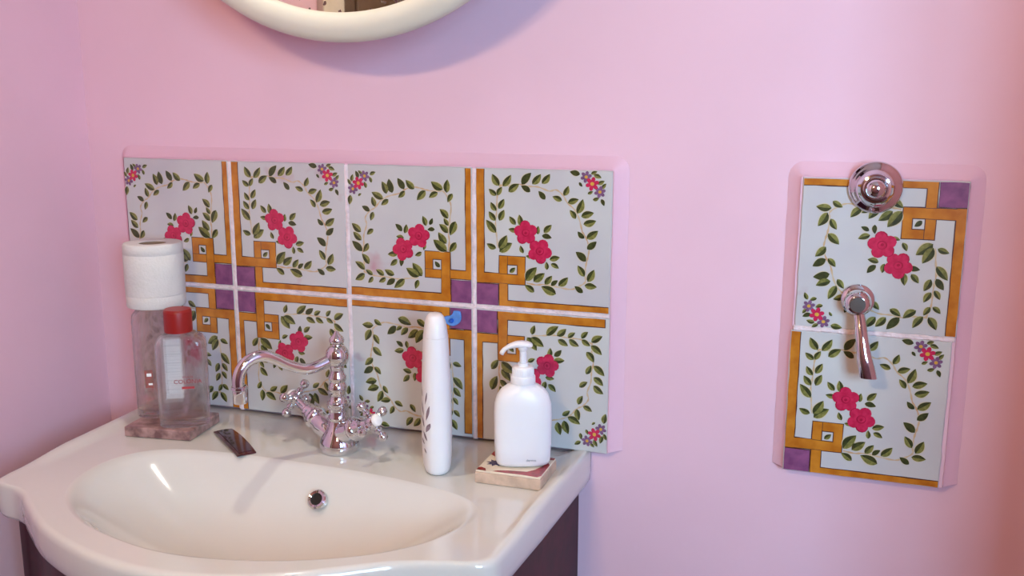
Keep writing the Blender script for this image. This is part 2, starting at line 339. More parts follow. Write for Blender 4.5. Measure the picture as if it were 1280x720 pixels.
def tile_mesh(variant, open_end=False):
    rnd = random.Random(variant); bm = bmesh.new(); h = TS / 2
    # body: glazed front, biscuit edge with an uneven hand-cut outline
    n = 14; outline = []
    for sx, sz, dx, dz in ((-1, -1, 1, 0), (1, -1, 0, 1), (1, 1, -1, 0), (-1, 1, 0, -1)):
        for k in range(n):
            t = k / n * TS; j = 0 if k == 0 else rnd.uniform(-0.0005, 0.0005)
            outline.append((sx * h + dx * t + dz * -j, sz * h + dz * t + dx * j))
    def ring(y, s): return [bm.verts.new((x * s, y, z * s)) for x, z in outline]
    r0, r1, r2 = ring(0.009, 1.0), ring(0.0018, 1.0), ring(0.0, 0.985)
    m = len(outline)
    for A, B, mi in ((r0, r1, 'biscuit'), (r1, r2, 'glaze')):
        for i in range(m):
            j = (i + 1) % m; f = bm.faces.new((A[i], A[j], B[j], B[i])); f.material_index = TI[mi]
    bm.faces.new(r2).material_index = TI['glaze']; bm.faces.new(r0[::-1]).material_index = TI['biscuit']
    def P3(u, v, lay): return ((u - 0.5) * PT, -0.00012 * lay - 0.0001, (v - 0.5) * PT)
    def poly(pts, lay, mi):
        vs = [bm.verts.new(P3(u, v, lay)) for u, v in pts]
        f = bm.faces.new(vs); f.material_index = TI[mi]; f.normal_update()
        if f.normal.y > 0: f.normal_flip()
    lo, hi = 0.021, 0.979
    top = 0.955 if open_end else hi
    def wob(x0, x1, y0, y1, e, amp=0.0022):
        x0 -= e; x1 += e; y0 -= e; y1 += e
        x0, y0 = max(x0, lo), max(y0, lo); x1, y1 = min(x1, hi), min(y1, hi)
        pts = []
        for (xa, ya, xb, yb) in ((x0, y0, x1, y0), (x1, y0, x1, y1), (x1, y1, x0, y1), (x0, y1, x0, y0)):
            L = math.hypot(xb - xa, yb - ya); k = max(1, int(L / 0.07))
            for i in range(k):
                t = i / k; a = amp * (0 if i == 0 else 1)
                pts.append((xa + (xb - xa) * t + rnd.uniform(-a, a), ya + (yb - ya) * t + rnd.uniform(-a, a)))
        return pts
    bars = [(lo, 0.076, 0.18, top), (lo, 0.379, 0.183, 0.25), (0.192, 0.379, 0.183, 0.376), (0.192, 0.252, lo, 0.25), (0.192, hi, lo, 0.06)]
    for k, b in enumerate(bars):
        poly(wob(*b, 0.0058), 1 + k * 0.15, 'umber')
    poly(wob(lo, 0.181, lo, 0.174, 0.003), 1.9, 'umber')
    for k, b in enumerate(bars): poly(wob(*b, 0.0, 0.0018), 2.2 + k * 0.15, 'ochre')
    poly(wob(lo, 0.181, lo, 0.172, 0.0), 3.2, 'purple')
    poly(wob(0.248, 0.326, 0.247, 0.319, 0.0), 3.3, 'umber'); poly(wob(0.254, 0.32, 0.253, 0.313, 0.0), 3.5, 'glaze')
    # thin weave lines where bars cross
    for (xa, ya, xb, yb) in ((0.252, 0.376, 0.252, 0.319), (0.192, 0.25, 0.252, 0.25), (0.192, 0.183, 0.252, 0.183)):
        w = 0.0018
        if xa == xb: poly([(xa - w, ya), (xa + w, ya), (xa + w, yb), (xa - w, yb)], 3.6, 'umber')
        else: poly([(xa, ya - w), (xb, ya - w), (xb, ya + w), (xa, ya + w)], 3.6, 'umber')
    def strip(pts, w, lay, mi):
        P_ = [p.to_2d() for p in catmull([(x, y, 0) for x, y in pts], 5)]
        for i in range(len(P_) - 1):
            a, b = P_[i], P_[i + 1]; d = (b - a).normalized(); nn = Vector((-d.y, d.x))
            wa = w * (1 + 0.4 * math.sin(i * 1.7))
            wb = w * (1 + 0.4 * math.sin((i + 1) * 1.7))
            poly([a - nn * wa, b - nn * wb, b + nn * wb, a + nn * wa], lay, mi)
    strip(STEM1, 0.005, 1, 'stem'); strip(STEM2, 0.005, 1.1, 'stem')
    def leaf(x0, y0, x1, y1, wf=0.25, lay=4.0):
        a, b = Vector((x0, y0)), Vector((x1, y1)); d = b - a; L = d.length; d = d / L; nn = Vector((-d.y, d.x))
        bend = rnd.uniform(-0.06, 0.06) * L; K = 8
        def edge(s, wid):
            out = []
            for i in range(K + 1):
                t = i / K; w = wid * L * (math.sin(PI * t ** 0.82) ** 0.85 if 0 < t < 1 else 0)
                out.append(a + d * (t * L) + nn * (bend * math.sin(PI * t) + s * w))
            return out
        mid = edge(0, 0); up_ = edge(1, wf); dn = edge(-1, wf)
        hu = edge(1, wf + 0.05); hd = edge(-1, wf + 0.05)
        poly(hd + hu[::-1][1:-1], lay - 0.6, 'halo')
        s = rnd.random() < 0.5
        A, B = ('leafa', 'leafb') if nn.y > 0 else ('leafb', 'leafa')
        if rnd.random() < 0.15: A = B = 'leafb'
        poly(mid + up_[::-1][1:-1], lay, B); poly(mid + dn[::-1][1:-1], lay + 0.05, A)
    for i, l in enumerate(LEAVES):
        j = lambda: rnd.uniform(-0.004, 0.004)
        ex = (l[2] - l[0]) * 0.10, (l[3] - l[1]) * 0.10
        leaf(l[0] - ex[0] + j(), l[1] - ex[1] + j(), l[2] + ex[0] + j(), l[3] + ex[1] + j(), 0.23 if i in (1, 3, 14, 18) else 0.255)
    leaf(0.268, 0.262, 0.31, 0.3, 0.28, 4.3)
    def disc(cx, cy, rx, ry, ang, lay, mi, n=12):
        c, s = math.cos(ang), math.sin(ang); pts = []
        for i in range(n):
            t = 2 * PI * i / n; x, y = rx * math.cos(t), ry * math.sin(t)
            pts.append((cx + x * c - y * s, cy + x * s + y * c))
        poly(pts, lay, mi)
    def rose(cx, cy, r, a0, lay):
        for k in range(5):
            a = a0 + k * 2 * PI / 5; px, py = cx + math.cos(a) * r * 0.56, cy + math.sin(a) * r * 0.56
            disc(px, py, r * 0.50, r * 0.48, a, lay + 0.1 * k, 'roseb' if k % 2 else 'rosea')
            disc(px + 0.002, py + 0.002, r * 0.44, r * 0.42, a, lay + 0.7 + 0.05 * k, 'rosea')
        disc(cx, cy, r * 0.36, r * 0.34, 0, lay + 1.1, 'roseb'); disc(cx + 0.003, cy + 0.002, r * 0.28, r * 0.26, 0, lay + 1.2, 'rosea')
        disc(cx, cy - 0.002, r * 0.13, r * 0.11, 0.5, lay + 1.3, 'roseb')
    rose(0.384, 0.548, 0.082, 0.4, 5); rose(0.487, 0.424, 0.084, 1.1, 6.6)
    def bloom(cx, cy, r, m_, lay):
        for k in range(6):
            a = k * PI / 3 + 0.3; disc(cx + math.cos(a) * r * 0.62, cy + math.sin(a) * r * 0.62, r * 0.40, r * 0.30, a, lay + 0.05 * k, m_, 9)
        disc(cx, cy, r * 0.55, r * 0.55, 0, lay + 0.4, m_, 9); disc(cx, cy, r * 0.30, r * 0.28, 0, lay + 0.6, 'yellow', 8)
    bloom(0.807, 0.943, 0.040, 'violet', 4.6); bloom(0.903, 0.846, 0.040, 'violet', 4.7); bloom(0.85, 0.898, 0.047, 'rosea', 5.4)
    me = bpy.data.meshes.new('painted_tile'); bm.to_mesh(me); bm.free()
    for k in TM: me.materials.append(M[k])
    return me
TMESH = [tile_mesh(3), tile_mesh(11), tile_mesh(23, True)]
ROT = {'BL': 0, 'BR': -PI / 2, 'TR': PI, 'TL': PI / 2}

def bed(name, x0, x1, z0, z1, parent, flare=0.019, top=0.019, right=None):
    """sloped pink plaster border behind the tiles, cut straight below"""
    bm = bmesh.new(); e = 0.0015; nseg = 40; right = flare if right is None else right
    def rect(y, l, r, t, b, j, rc=0.0):
        pts = []
        cs = [(x0 - l, z0 - b), (x1 + r, z0 - b), (x1 + r, z1 + t), (x0 - l, z1 + t)]
        for k in range(4):
            a, c = cs[k], cs[(k + 1) % 4]; L = math.hypot(c[0] - a[0], c[1] - a[1])
            for i in range(nseg):
                d = L * (1 - math.cos(PI * i / nseg)) / 2; s = d / L; q = 0 if i == 0 else random.uniform(-j, j)
                x, z = a[0] + (c[0] - a[0]) * s + (q if k % 2 else 0), a[1] + (c[1] - a[1]) * s + (0 if k % 2 else q)
                for sx in (-1, 1):        # round the two upper corners
                    ex = x0 - l if sx < 0 else x1 + r; ccx, ccz = ex - sx * rc, z1 + t - rc
                    if rc > 0 and (x - ccx) * sx > 0 and z > ccz:
                        dx, dz = x - ccx, z - ccz; D_ = math.hypot(dx, dz); 
                        if D_ > 1e-9: x, z = ccx + dx / D_ * rc, ccz + dz / D_ * rc
                pts.append(bm.verts.new((x, y, z)))
        return pts
    rings = []
    for k in range(8):
        q = 1 - k / 7; y = 0.0016 + 0.0179 * q; f = q ** 1.3
        rings.append(rect(y, e + (flare - e) * f, e + (right - e) * f, e + (top - e) * f, 0.0, 0.0004, 0.003 + 0.016 * f))
    m = nseg * 4
    for A, B in zip(rings[:-1], rings[1:]):
        for i in range(m): bm.faces.new((A[i], A[(i + 1) % m], B[(i + 1) % m], B[i]))
    bm.faces.new([bm.verts.new(v.co) for v in rings[0]][::-1]); bm.faces.new([bm.verts.new(v.co + Vector((0, 0.0012, 0))) for v in rings[-1]])
    return obj(name, bm, M['wall'], parent, smooth='all')

def grout(parent, vlines, hlines):
    bm = bmesh.new(); rnd = random.Random(5)
    def line(p, q, w):
        a, b = Vector(p), Vector(q); L = (b - a).length; k = int(L / 0.006); d = (b - a) / L; nn = Vector((-d.z, 0, d.x))
        prev = None
        for i in range(k + 1):
            c = a + (b - a) * (i / k); wa = w * rnd.uniform(0.8, 1.25); wb = w * rnd.uniform(0.8, 1.25); y = -0.0006 - rnd.uniform(0, 0.0006)
            cur = [bm.verts.new(c - nn * wa * 1.15 + Vector((0, 0.002, 0))), bm.verts.new(c - nn * wa * 0.5 + Vector((0, y, 0))),
                   bm.verts.new(c + nn * wb * 0.5 + Vector((0, y, 0))), bm.verts.new(c + nn * wb * 1.15 + Vector((0, 0.002, 0)))]
            if prev:
                for j in range(3): bm.faces.new((prev[j], cur[j], cur[j + 1], prev[j + 1]))
            prev = cur
    for l in vlines + hlines: line(*l, 0.0033)
    return obj('grout', bm, M['grout'], parent)

# splashback above the basin
sb = thing('tile_splashback', 'splashback of eight hand-painted floral tiles on the pink wall behind the basin', 'tiled splashback', (0, 0, -2 * PT))
bed('plaster_border', 0.003, 4 * PT - 0.003, 0.004, 2 * PT - 0.003, sb)
orient = [['BR', 'BL', 'BR', 'BL'], ['TR', 'TL', 'TR', 'TL']]
for r in range(2):
    for c in range(4):
        me = TMESH[2] if (r == 1 and c >= 2) else TMESH[(r + c) % 2]
        t = bpy.data.objects.new('painted_tile', me); COL.objects.link(t); t.parent = sb
        t.location = ((c + 0.5) * PT, 0.0, (1.5 - r) * PT); t.rotation_euler = (0, ROT[orient[r][c]], 0)
grout(sb, [((c * PT, 0, 0.002), (c * PT, 0, 2 * PT - 0.004)) for c in (1, 2, 3)], [((0.003, 0, PT), (4 * PT - 0.003, 0, PT))])
# panel of the bath taps
sp = thing('tile_plaque', 'narrow upright panel of two painted floral tiles on the right wall area carrying chrome fittings', 'tile panel', (1.0505, 0, -0.001 - 2 * 0.1976))
K = 0.1976 / PT
bed('plaster_border', 0.003, 0.1946, 0.004, 2 * 0.1976 - 0.003, sp, flare=0.018, right=0.020)
for r, o_ in ((0, 'TR'), (1, 'BL')):
    t = bpy.data.objects.new('painted_tile', TMESH[r]); COL.objects.link(t); t.parent = sp
    t.location = (0.0988 + (0.001, -0.003)[r], 0.0, (1.5 - r) * 0.1976); t.rotation_euler = (0, ROT[o_], 0); t.scale = (K, 1, K)
grout(sp, [], [((0.003, 0, 0.1976), (0.194, 0, 0.1976))])

# ------------------------------------------------------------------ basin
ZD = -0.408
OUT = [(.034,.0185),(.037,-.03),(.041,-.10),(.045,-.19),(.048,-.264),(.051,-.325),(.058,-.350),(.076,-.360),(.10,-.363),(.122,-.372),(.143,-.387),(.167,-.404),(.196,-.424),(.226,-.442),(.275,-.464),(.328,-.481),(.375,-.490),(.42,-.493),(.47,-.488),(.52,-.474),(.568,-.451),(.61,-.424),(.645,-.400),(.67,-.385),(.696,-.374),(.726,-.364),(.750,-.357),(.764,-.347),(.770,-.330),(.773,-.27),(.777,-.194),(.780,-.10),(.783,0.0),(.783,.0185)]
def _dense(P, i0, i1, sub=5):
    o = list(P[:i0])
    for i in range(i0, i1):
        p0, p1, p2, p3 = [Vector(P[j]) for j in (max(i - 1, 0), i, i + 1, min(i + 2, len(P) - 1))]
        for k in range(sub):
            t = k / sub; q = 0.5 * ((2 * p1) + (p2 - p0) * t + (2 * p0 - 5 * p1 + 4 * p2 - p3) * t * t + (3 * p1 - p0 - 3 * p2 + p3) * t ** 3); o.append((q.x, q.y))
    return o + list(P[i1:])
OUT_RAW = OUT
OUT = _dense(OUT, 5, 28)
BOWL = [(.152,-.25),(.157,-.304),(.189,-.363),(.246,-.406),(.31,-.432),(.406,-.449),(.502,-.436),(.584,-.405),(.648,-.362),(.693,-.301),(.706,-.25),(.690,-.205),(.60,-.178),(.505,-.166),(.40,-.163),(.30,-.165),(.21,-.178),(.168,-.206)]
BC = Vector((.43, -.29))
def closed_spline(pts, sub):
    n = len(pts); out = []
    for i in range(n):
        p0, p1, p2, p3 = [Vector(pts[(i + k) % n]) for k in (-1, 0, 1, 2)]
        for k in range(sub):
            t = k / sub; out.append(0.5 * ((2 * p1) + (p2 - p0) * t + (2 * p0 - 5 * p1 + 4 * p2 - p3) * t * t + (3 * p1 - p0 - 3 * p2 + p3) * t ** 3))
    return out
def ray_poly(poly, th):
    d = Vector((math.cos(th), math.sin(th))); best = None
    for i in range(len(poly)):
        a, b = Vector(poly[i]) - BC, Vector(poly[(i + 1) % len(poly)]) - BC; e = b - a
        den = d.x * e.y - d.y * e.x
        if abs(den) < 1e-12: continue
        t = (a.x * e.y - a.y * e.x) / den; s = (a.x * d.y - a.y * d.x) / den
        if t > 0 and -1e-9 <= s <= 1 + 1e-9: best = t if best is None else max(best, t)
    return best
# angles: regular plus one exactly through every outline vertex, so that corners stay crisp
angs = sorted(set([round(2 * PI * i / 560 - PI, 5) for i in range(560)] + [round(math.atan2(y + .29, x - .43), 5) for x, y in OUT]))
_a = [angs[0]]
for a in angs[1:]:
    if a - _a[-1] > 0.0035: _a.append(a)
angs = _a
bsp = closed_spline(BOWL, 8)
_N = 720
_b = [ray_poly(bsp, 2 * PI * i / _N) for i in range(_N)]
for _ in range(60): _b = [(_b[i - 2] + _b[i - 1] * 2 + _b[i] * 2 + _b[(i + 1) % _N] * 2 + _b[(i + 2) % _N]) / 8 for i in range(_N)]
def bowl_r(th):
    x = (th % (2 * PI)) / (2 * PI) * _N; i = int(x) % _N; f = x - int(x)
    return _b[i] * (1 - f) + _b[(i + 1) % _N] * f
def left_x(y): return .034 + (.0185 - y) * .062
def deck_h(x, y):
    fade = smooth01((y + 0.31) / 0.10)
    hr = 0.0075 * smooth01((x - 0.752) / 0.016) * fade
    hl = 0.0060 * smooth01((left_x(y) + 0.032 - x) / 0.018) * fade
    back = 0.0
    return hr + hl + back
def bowl_z(r):
    # r = 0 centre, 1 lip
    D = 0.112
    c = 0.007; w_ = D * (1 - r ** 2.2)
    return -(math.sqrt(w_ * w_ + c * c) - c)
bm = bmesh.new(); rings = []
NB = 22; ND = 16
cx, cy = 0.43, -0.30
center_low = bm.verts.new((cx, cy, bowl_z(0)))
for k in range(1, NB + 1):
    r = k / NB; ring = []
    for th in angs:
        B = bowl_r(th); q = BC + Vector((math.cos(th), math.sin(th))) * B * r
        q = q + Vector((0, -0.01)) * (1 - r)
        z = bowl_z(r)
        ring.append(bm.verts.new((q.x, q.y, z)))
    rings.append(ring)
# from the lip to the deck
for k in range(0, ND + 1):
    t = k / ND; ring = []
    for th in angs:
        B = bowl_r(th); O = ray_poly(OUT, th); c, s = math.cos(th), math.sin(th)
        gap = O - B
        e0 = min(0.014, gap * 0.2); e1 = 0.009
        if k < 4: rr = B + e0 * (k + 1) / 4; 
        else: rr = B + e0 + (O - e1 - B - e0) * ((k - 4) / (ND - 4))
        x, y = BC.x + c * rr, BC.y + s * rr
        zl = bowl_z(1.0)
        zz = 0.0
        ring.append(bm.verts.new((x, y, zz + deck_h(x, y))))
    rings.append(ring)
prev_z = -0.002
# rounded outer edge and skirt
for (inset, dz) in ((0.0048, -0.0012), (0.0018, -0.0042), (0.0, -0.0095), (0.0005, -0.030), (0.002, -0.043), (0.006, -0.0475), (0.03, -0.0475), (0.045, -0.040)):
    ring = []
    for th in angs:
        O = ray_poly(OUT, th) - inset; x, y = BC.x + math.cos(th) * O, BC.y + math.sin(th) * O
        xo, yo = BC.x + math.cos(th) * (O - 0.009), BC.y + math.sin(th) * (O - 0.009)
        ring.append(bm.verts.new((x, y, dz + (deck_h(xo, yo) if dz > -0.02 else 0))))
    rings.append(ring)
m = len(angs)
for i in range(m): bm.faces.new((center_low, rings[0][i], rings[0][(i + 1) % m]))
for A, B in zip(rings[:-1], rings[1:]):
    for i in range(m):
        j = (i + 1) % m; bm.faces.new((A[i], B[i], B[j], A[j]))
# underside shell of the bowl
under = []
for (fr, z) in ((0.80, -0.050), (0.70, -0.09), (0.5, -0.118), (0.2, -0.128)):
    under.append([bm.verts.new((BC.x + math.cos(th) * bowl_r(th) * fr, BC.y - .01 + math.sin(th) * bowl_r(th) * fr, z)) for th in angs])
A = rings[-1]
for B in under:
    for i in range(m): bm.faces.new((A[i], B[i], B[(i + 1) % m], A[(i + 1) % m]))
    A = B
bm.faces.new(under[-1])
basin = thing('wash_basin', 'cream ceramic wash basin with bowed front set on a maroon cabinet', 'basin', (0, 0, ZD))
bo = obj('basin_body', bm, M['ceramic'], basin, smooth='all')
# overflow ring in the back of the bowl
bm = bmesh.new(); ofn = Vector((0.02, -0.78, 0.62)).normalized(); ofc = Vector((.4560, -.1965, -.0345))
lathe(bm, [(0.0075, 0.0005), (0.0085, 0.0035), (0.0115, 0.0045), (0.0135, 0.0025), (0.0140, -0.003)], ofc, ofn, 32, cap=False)
of = obj('overflow_ring', bm, M['chrome'], basin, smooth=True, recalc=True)
bm = bmesh.new(); lathe(bm, [(0.0, 0.0008), (0.0078, 0.0010), (0.0078, -0.003)], ofc, ofn, 24, cap=False)
obj('overflow_hole', bm, M['dark'], of)
bm = bmesh.new(); lathe(bm, [(0.0, 0.0), (0.018, 0.001), (0.020, 0.003), (0.022, 0.0035), (0.024, 0.001), (0.024, -0.004)], (.43, -.30, bowl_z(0) + 0.001), (0, 0, 1), 32, cap=False)
obj('drain', bm, M['chrome'], basin, smooth=True)

# ------------------------------------------------------------------ cabinet
cab = thing('basin_cabinet', 'dark maroon wooden cabinet under the wash basin', 'cabinet', (0, 0, Z0))
CX0, CX1, CY0, CY1 = 0.062, 0.765, -0.325, 0.018; CH = ZD - 0.0478 - Z0
FRONT = []
for x, y in OUT_RAW[5:29]:
    FRONT.append((min(max(x + (0.012 if x < 0.1 else 0), CX0 + 0.001), CX1 - 0.001), y + 0.020))
F3 = [p for p in catmull([(x, y, 0) for x, y in FRONT], 4)]
def slab_poly(bm, pts, z0, z1):
    A = [bm.verts.new((x, y, z0)) for x, y in pts]; B = [bm.verts.new((x, y, z1)) for x, y in pts]; n = len(pts)
    for i in range(n): bm.faces.new((A[i], A[(i + 1) % n], B[(i + 1) % n], B[i]))
    bm.faces.new(A[::-1]); bm.faces.new(B)
def strip_poly(bm, pts, th, z0, z1):
    """curved upright board following pts, th thick towards the back"""
    inn = []
    for i, p in enumerate(pts):
        t = (pts[min(i + 1, len(pts) - 1)] - pts[max(i - 1, 0)]).normalized(); inn.append(p + Vector((-t.y, t.x, 0)) * th)
    rows = []
    for p, q in zip(pts, inn): rows.append([bm.verts.new((p.x, p.y, z0)), bm.verts.new((p.x, p.y, z1)), bm.verts.new((q.x, q.y, z1)), bm.verts.new((q.x, q.y, z0))])
    for a, b in zip(rows[:-1], rows[1:]):
        for k in range(4): bm.faces.new((a[k], b[k], b[(k + 1) % 4], a[(k + 1) % 4]))
    bm.faces.new(rows[0]); bm.faces.new(rows[-1][::-1])
bm = bmesh.new()
box(bm, CX0, CX0 + 0.018, CY0 + 0.02, CY1, 0.08, CH); box(bm, CX1 - 0.018, CX1, CY0 + 0.02, CY1, 0.08, CH)
box(bm, CX0 + 0.018, CX1 - 0.018, CY1 - 0.01, CY1, 0.08, CH)
slab_poly(bm, [(CX0 + 0.019, CY1 - 0.011)] + [(p.x, p.y + 0.022) for p in F3 if CX0 + 0.03 < p.x < CX1 - 0.03] + [(CX1 - 0.019, CY1 - 0.011)], 0.08, 0.098)
box(bm, CX0 + 0.03, CX1 - 0.03, CY0 + 0.05, CY1 - 0.012, 0.0, 0.08)
obj('carcass', bm, M['wood'], cab)
xm = 0.42
for lo_, hi_, hx in ((CX0, xm - 0.0015, xm - 0.03), (xm + 0.0015, CX1, xm + 0.03)):
    seg = [p for p in F3 if lo_ <= p.x <= hi_]
    bm = bmesh.new(); strip_poly(bm, seg, 0.018, 0.085, CH - 0.002)
    d = obj('door', bm, M['wood'], cab, smooth=True)
    near = min(seg, key=lambda p: abs(p.x - hx))
    bm = bmesh.new(); lathe(bm, [(0.006, 0), (0.005, 0.012), (0.011, 0.018), (0.012, 0.024), (0.006, 0.029), (0, 0.03)], (hx, near.y, CH - 0.12), (0, -1, 0), 20)
    obj('knob', bm, M['chrome'], d, smooth=True)

# ------------------------------------------------------------------ mixer tap
TX, TY = 0.432, -0.1
tap = thing('mixer_tap', 'chrome two-handle mixer tap with curved spout standing on the basin deck', 'tap', (TX, TY, ZD))
bm = bmesh.new()
lathe(bm, [(0.0265, 0.0004), (0.0280, 0.003), (0.0290, 0.008), (0.0278, 0.016), (0.0240, 0.024), (0.0190, 0.032), (0.0155, 0.040),
           (0.0140, 0.046), (0.0150, 0.048), (0.0150, 0.052), (0.0140, 0.054), (0.0140, 0.064), (0.0160, 0.066), (0.0165, 0.070), (0.0160, 0.074),
           (0.0135, 0.076), (0.0120, 0.080), (0.0110, 0.086), (0.0130, 0.090), (0.0140, 0.094), (0.0125, 0.099), (0.0105, 0.103), (0.0128, 0.107),
           (0.0128, 0.111), (0.0100, 0.116), (0.0092, 0.121), (0.0100, 0.124), (0.0098, 0.128)], (0.006, 0, 0), n=40)
obj('column', bm, M['chrome'], tap, smooth=True)
bm = bmesh.new()
lathe(bm, [(0.0098, 0.1275), (0.0135, 0.130), (0.0162, 0.136), (0.0168, 0.142), (0.0155, 0.149), (0.0115, 0.155), (0.0070, 0.1565), (0.0066, 0.1585),
           (0.0098, 0.1605), (0.0108, 0.1635), (0.0100, 0.1670), (0.0082, 0.1700), (0.0055, 0.1722), (0.0040, 0.1740), (0.0036, 0.1755), (0.0022, 0.1772), (0.0, 0.1778)], (0.007, 0, 0), n=36)
obj('finial', bm, M['chrome'], tap, smooth=True)
SP = [[.4360,-.1010,-.2700],[.4287,-.1109,-.2735],[.4185,-.1244,-.2785],[.4098,-.1358,-.2795],[.4021,-.1459,-.2755],[.3926,-.1585,-.2680],[.3839,-.1699,-.2590],[.3753,-.1813,-.2522],[.3673,-.1919,-.2516],[.3591,-.2026,-.2572],[.3541,-.2092,-.2670],[.3516,-.2125,-.2797],[.3518,-.2123,-.2965],[.3524,-.2114,-.308]]
SPL = [(x - TX, y - TY, z - ZD) for x, y, z in SP]
bm = bmesh.new(); tube(bm, SPL, [0.0085, 0.0078, 0.0075, 0.0078, 0.0082, 0.0082, 0.0078], 20, 5)
sp_ = obj('spout', bm, M['chrome'], tap, smooth='all')
bm = bmesh.new(); e = Vector(SPL[-1])
lathe(bm, [(0.0080, 0.020), (0.0112, 0.019), (0.0114, 0.0155), (0.0098, 0.014), (0.0096, -0.003), (0.0088, -0.0042), (0.0078, -0.004), (0.0075, 0.0), (0.0, 0.0005)], e, (0, 0, 1), 28, cap=False)
obj('aerator', bm, M['chrome'], sp_, smooth=True)
bm = bmesh.new(); lathe(bm, [(0.0105, 0), (0.0112, 0.003), (0.009, 0.008), (0.0085, 0.012)], Vector(SPL[0]) + Vector((0, 0, 0)), (Vector(SPL[2]) - Vector(SPL[0])), 28)
obj('spout_collar', bm, M['chrome'], sp_, smooth=True)
for sgn, lab in ((1, 'right'), (-1, 'left')):
    ax = Vector((0.80 * sgn, -0.24 * sgn, 0.42)).normalized()
    org = Vector((0.0, 0.0, 0.020))
    bm = bmesh.new()
    q_ = 0.012 if sgn < 0 else 0.002
    lathe(bm, [(0.0150, 0.010), (0.0175, 0.028), (0.0155, 0.034), (0.0155, 0.040), (0.0175, 0.042), (0.0180, 0.046), (0.0165, 0.050), (0.0140, 0.052), (0.0140, 0.056), (0.0120, 0.059),
               (0.0120, 0.064), (0.0085, 0.067), (0.0070, 0.074 + q_)], org, ax, 32)
    arm = obj('valve_arm', bm, M['chrome'], tap, smooth=True)
    a, u, v = frame_of(ax); hub = org + ax * (0.079 + q_)
    bm = bmesh.new()
    lathe(bm, [(0.0060, -0.006), (0.0090, -0.004), (0.0105, 0.0), (0.0105, 0.006), (0.0090, 0.010), (0.0078, 0.011)], hub, ax, 28)
    rot = 0.35
    u2 = u * math.cos(rot) + v * math.sin(rot); v2 = -u * math.sin(rot) + v * math.cos(rot)
    for d in (u2, -u2, v2, -v2):
        lathe(bm, [(0.0056, 0.007), (0.0040, 0.012), (0.0056, 0.0140), (0.0056, 0.0160), (0.0036, 0.0180), (0.0036, 0.0205), (0.0060, 0.0225), (0.0070, 0.0265), (0.0060, 0.0305), (0.0030, 0.0328), (0, 0.0332)], hub + ax * 0.002, d, 18)
    h = obj('cross_handle', bm, M['chrome'], tap, smooth=True)
    bm = bmesh.new(); lathe(bm, [(0.0088, 0.0095), (0.0092, 0.0115), (0.0080, 0.0140), (0.0045, 0.0155), (0, 0.0160)], hub, ax, 28)
    o = obj('porcelain_cap', bm, M['porcelain'], h, smooth=True); o['label'] = 'white porcelain button'

# ------------------------------------------------------------------ slab, bottles, toilet roll
slab = thing('stone_slab', 'pinkish mottled square slab under the two clear bottles on the basin corner', 'slab', (0.153, -0.107, ZD), math.radians(8))
bm = bmesh.new(); box(bm, -0.054, 0.054, -0.045, 0.045, 0.0004, 0.016, 0.0018, 2)
obj('slab_body', bm, M['slab'], slab)

def glass_bottle(name, label, loc, rz, hw, hd, hb, neck_r, group=None):
    t = thing(name, label, 'bottle', loc, rz, group)
    bm = bmesh.new(); e = 5.5; nh = 0.012
    outer = [(0.0, hw * .86, hd * .84, 4), (0.0015, hw * .95, hd * .93, 4.5), (0.005, hw, hd, e), (hb * 0.5, hw * 1.0, hd * 1.0, e), (hb - 0.022, hw, hd, e), (hb - 0.012, hw * 0.97, hd * 0.97, e),
             (hb - 0.005, hw * 0.84, hd * 0.86, 4), (hb - 0.001, hw * 0.62, hd * 0.78, 3), (hb, neck_r * 1.2, neck_r * 1.1, 2), (hb + nh, neck_r, neck_r, 2)]
    loft(bm, outer, 64, cap0=True, cap1=False)
    w = 0.0016; inner = [(0.011, hw * .78, hd * .74, 3.2), (0.013, hw - w - .003, hd - w - .002, e), (0.018, hw - w, hd - w, e), (hb - 0.023, hw - w, hd - w, e), (hb - 0.013, hw * .97 - w, hd * .97 - w, e),
             (hb - 0.006, hw * 0.83 - w, hd * 0.84 - w, 4), (hb - 0.0025, hw * 0.6 - w, hd * 0.74 - w, 3), (hb - 0.0015, neck_r * 1.1 - w, neck_r - w, 2), (hb + nh, neck_r - w, neck_r - w, 2)]
    loft(bm, inner, 64, cap0=True, cap1=False, flip=True)
    bm.verts.ensure_lookup_table()
    n = 64; o_end = [bm.verts[(len(outer) - 1) * n + i] for i in range(n)]; i_end = [bm.verts[len(outer) * n + (len(inner) - 1) * n + i] for i in range(n)]
    for i in range(n): bm.faces.new((o_end[i], o_end[(i + 1) % n], i_end[(i + 1) % n], i_end[i]))
    obj('glass_body', bm, M['glass'], t, smooth='all', recalc=False)
    return t
ZS = ZD + 0.0164
fb = glass_bottle('cologne_bottle', 'clear cologne bottle with a red cap and white label, in front on the slab', (0.187, -0.119, ZS), math.radians(30), 0.036, 0.0205, 0.143, 0.013)
bm = bmesh.new(); lathe(bm, [(0.0150, 0.1445), (0.0200, 0.1445), (0.0203, 0.147), (0.0203, 0.174), (0.0198, 0.1765), (0.0180, 0.1785), (0.0, 0.1790)], (-0.002, 0, 0), n=40)
o = obj('cap', bm, M['redcap'], fb, smooth=True); o['label'] = 'red screw cap'
# paper label on the back face, ruled
bm = bmesh.new(); box(bm, -0.029, -0.003, 0.0206, 0.0210, 0.034, 0.130)
lb = obj('label', bm, M['label'], fb); lb['label'] = 'white ruled paper label'
bm = bmesh.new()
for k in range(6): box(bm, -0.028, -0.004, 0.0203, 0.02055, 0.048 + k * 0.014, 0.0485 + k * 0.014)
obj('ruled_lines', bm, M['ruled'], lb)

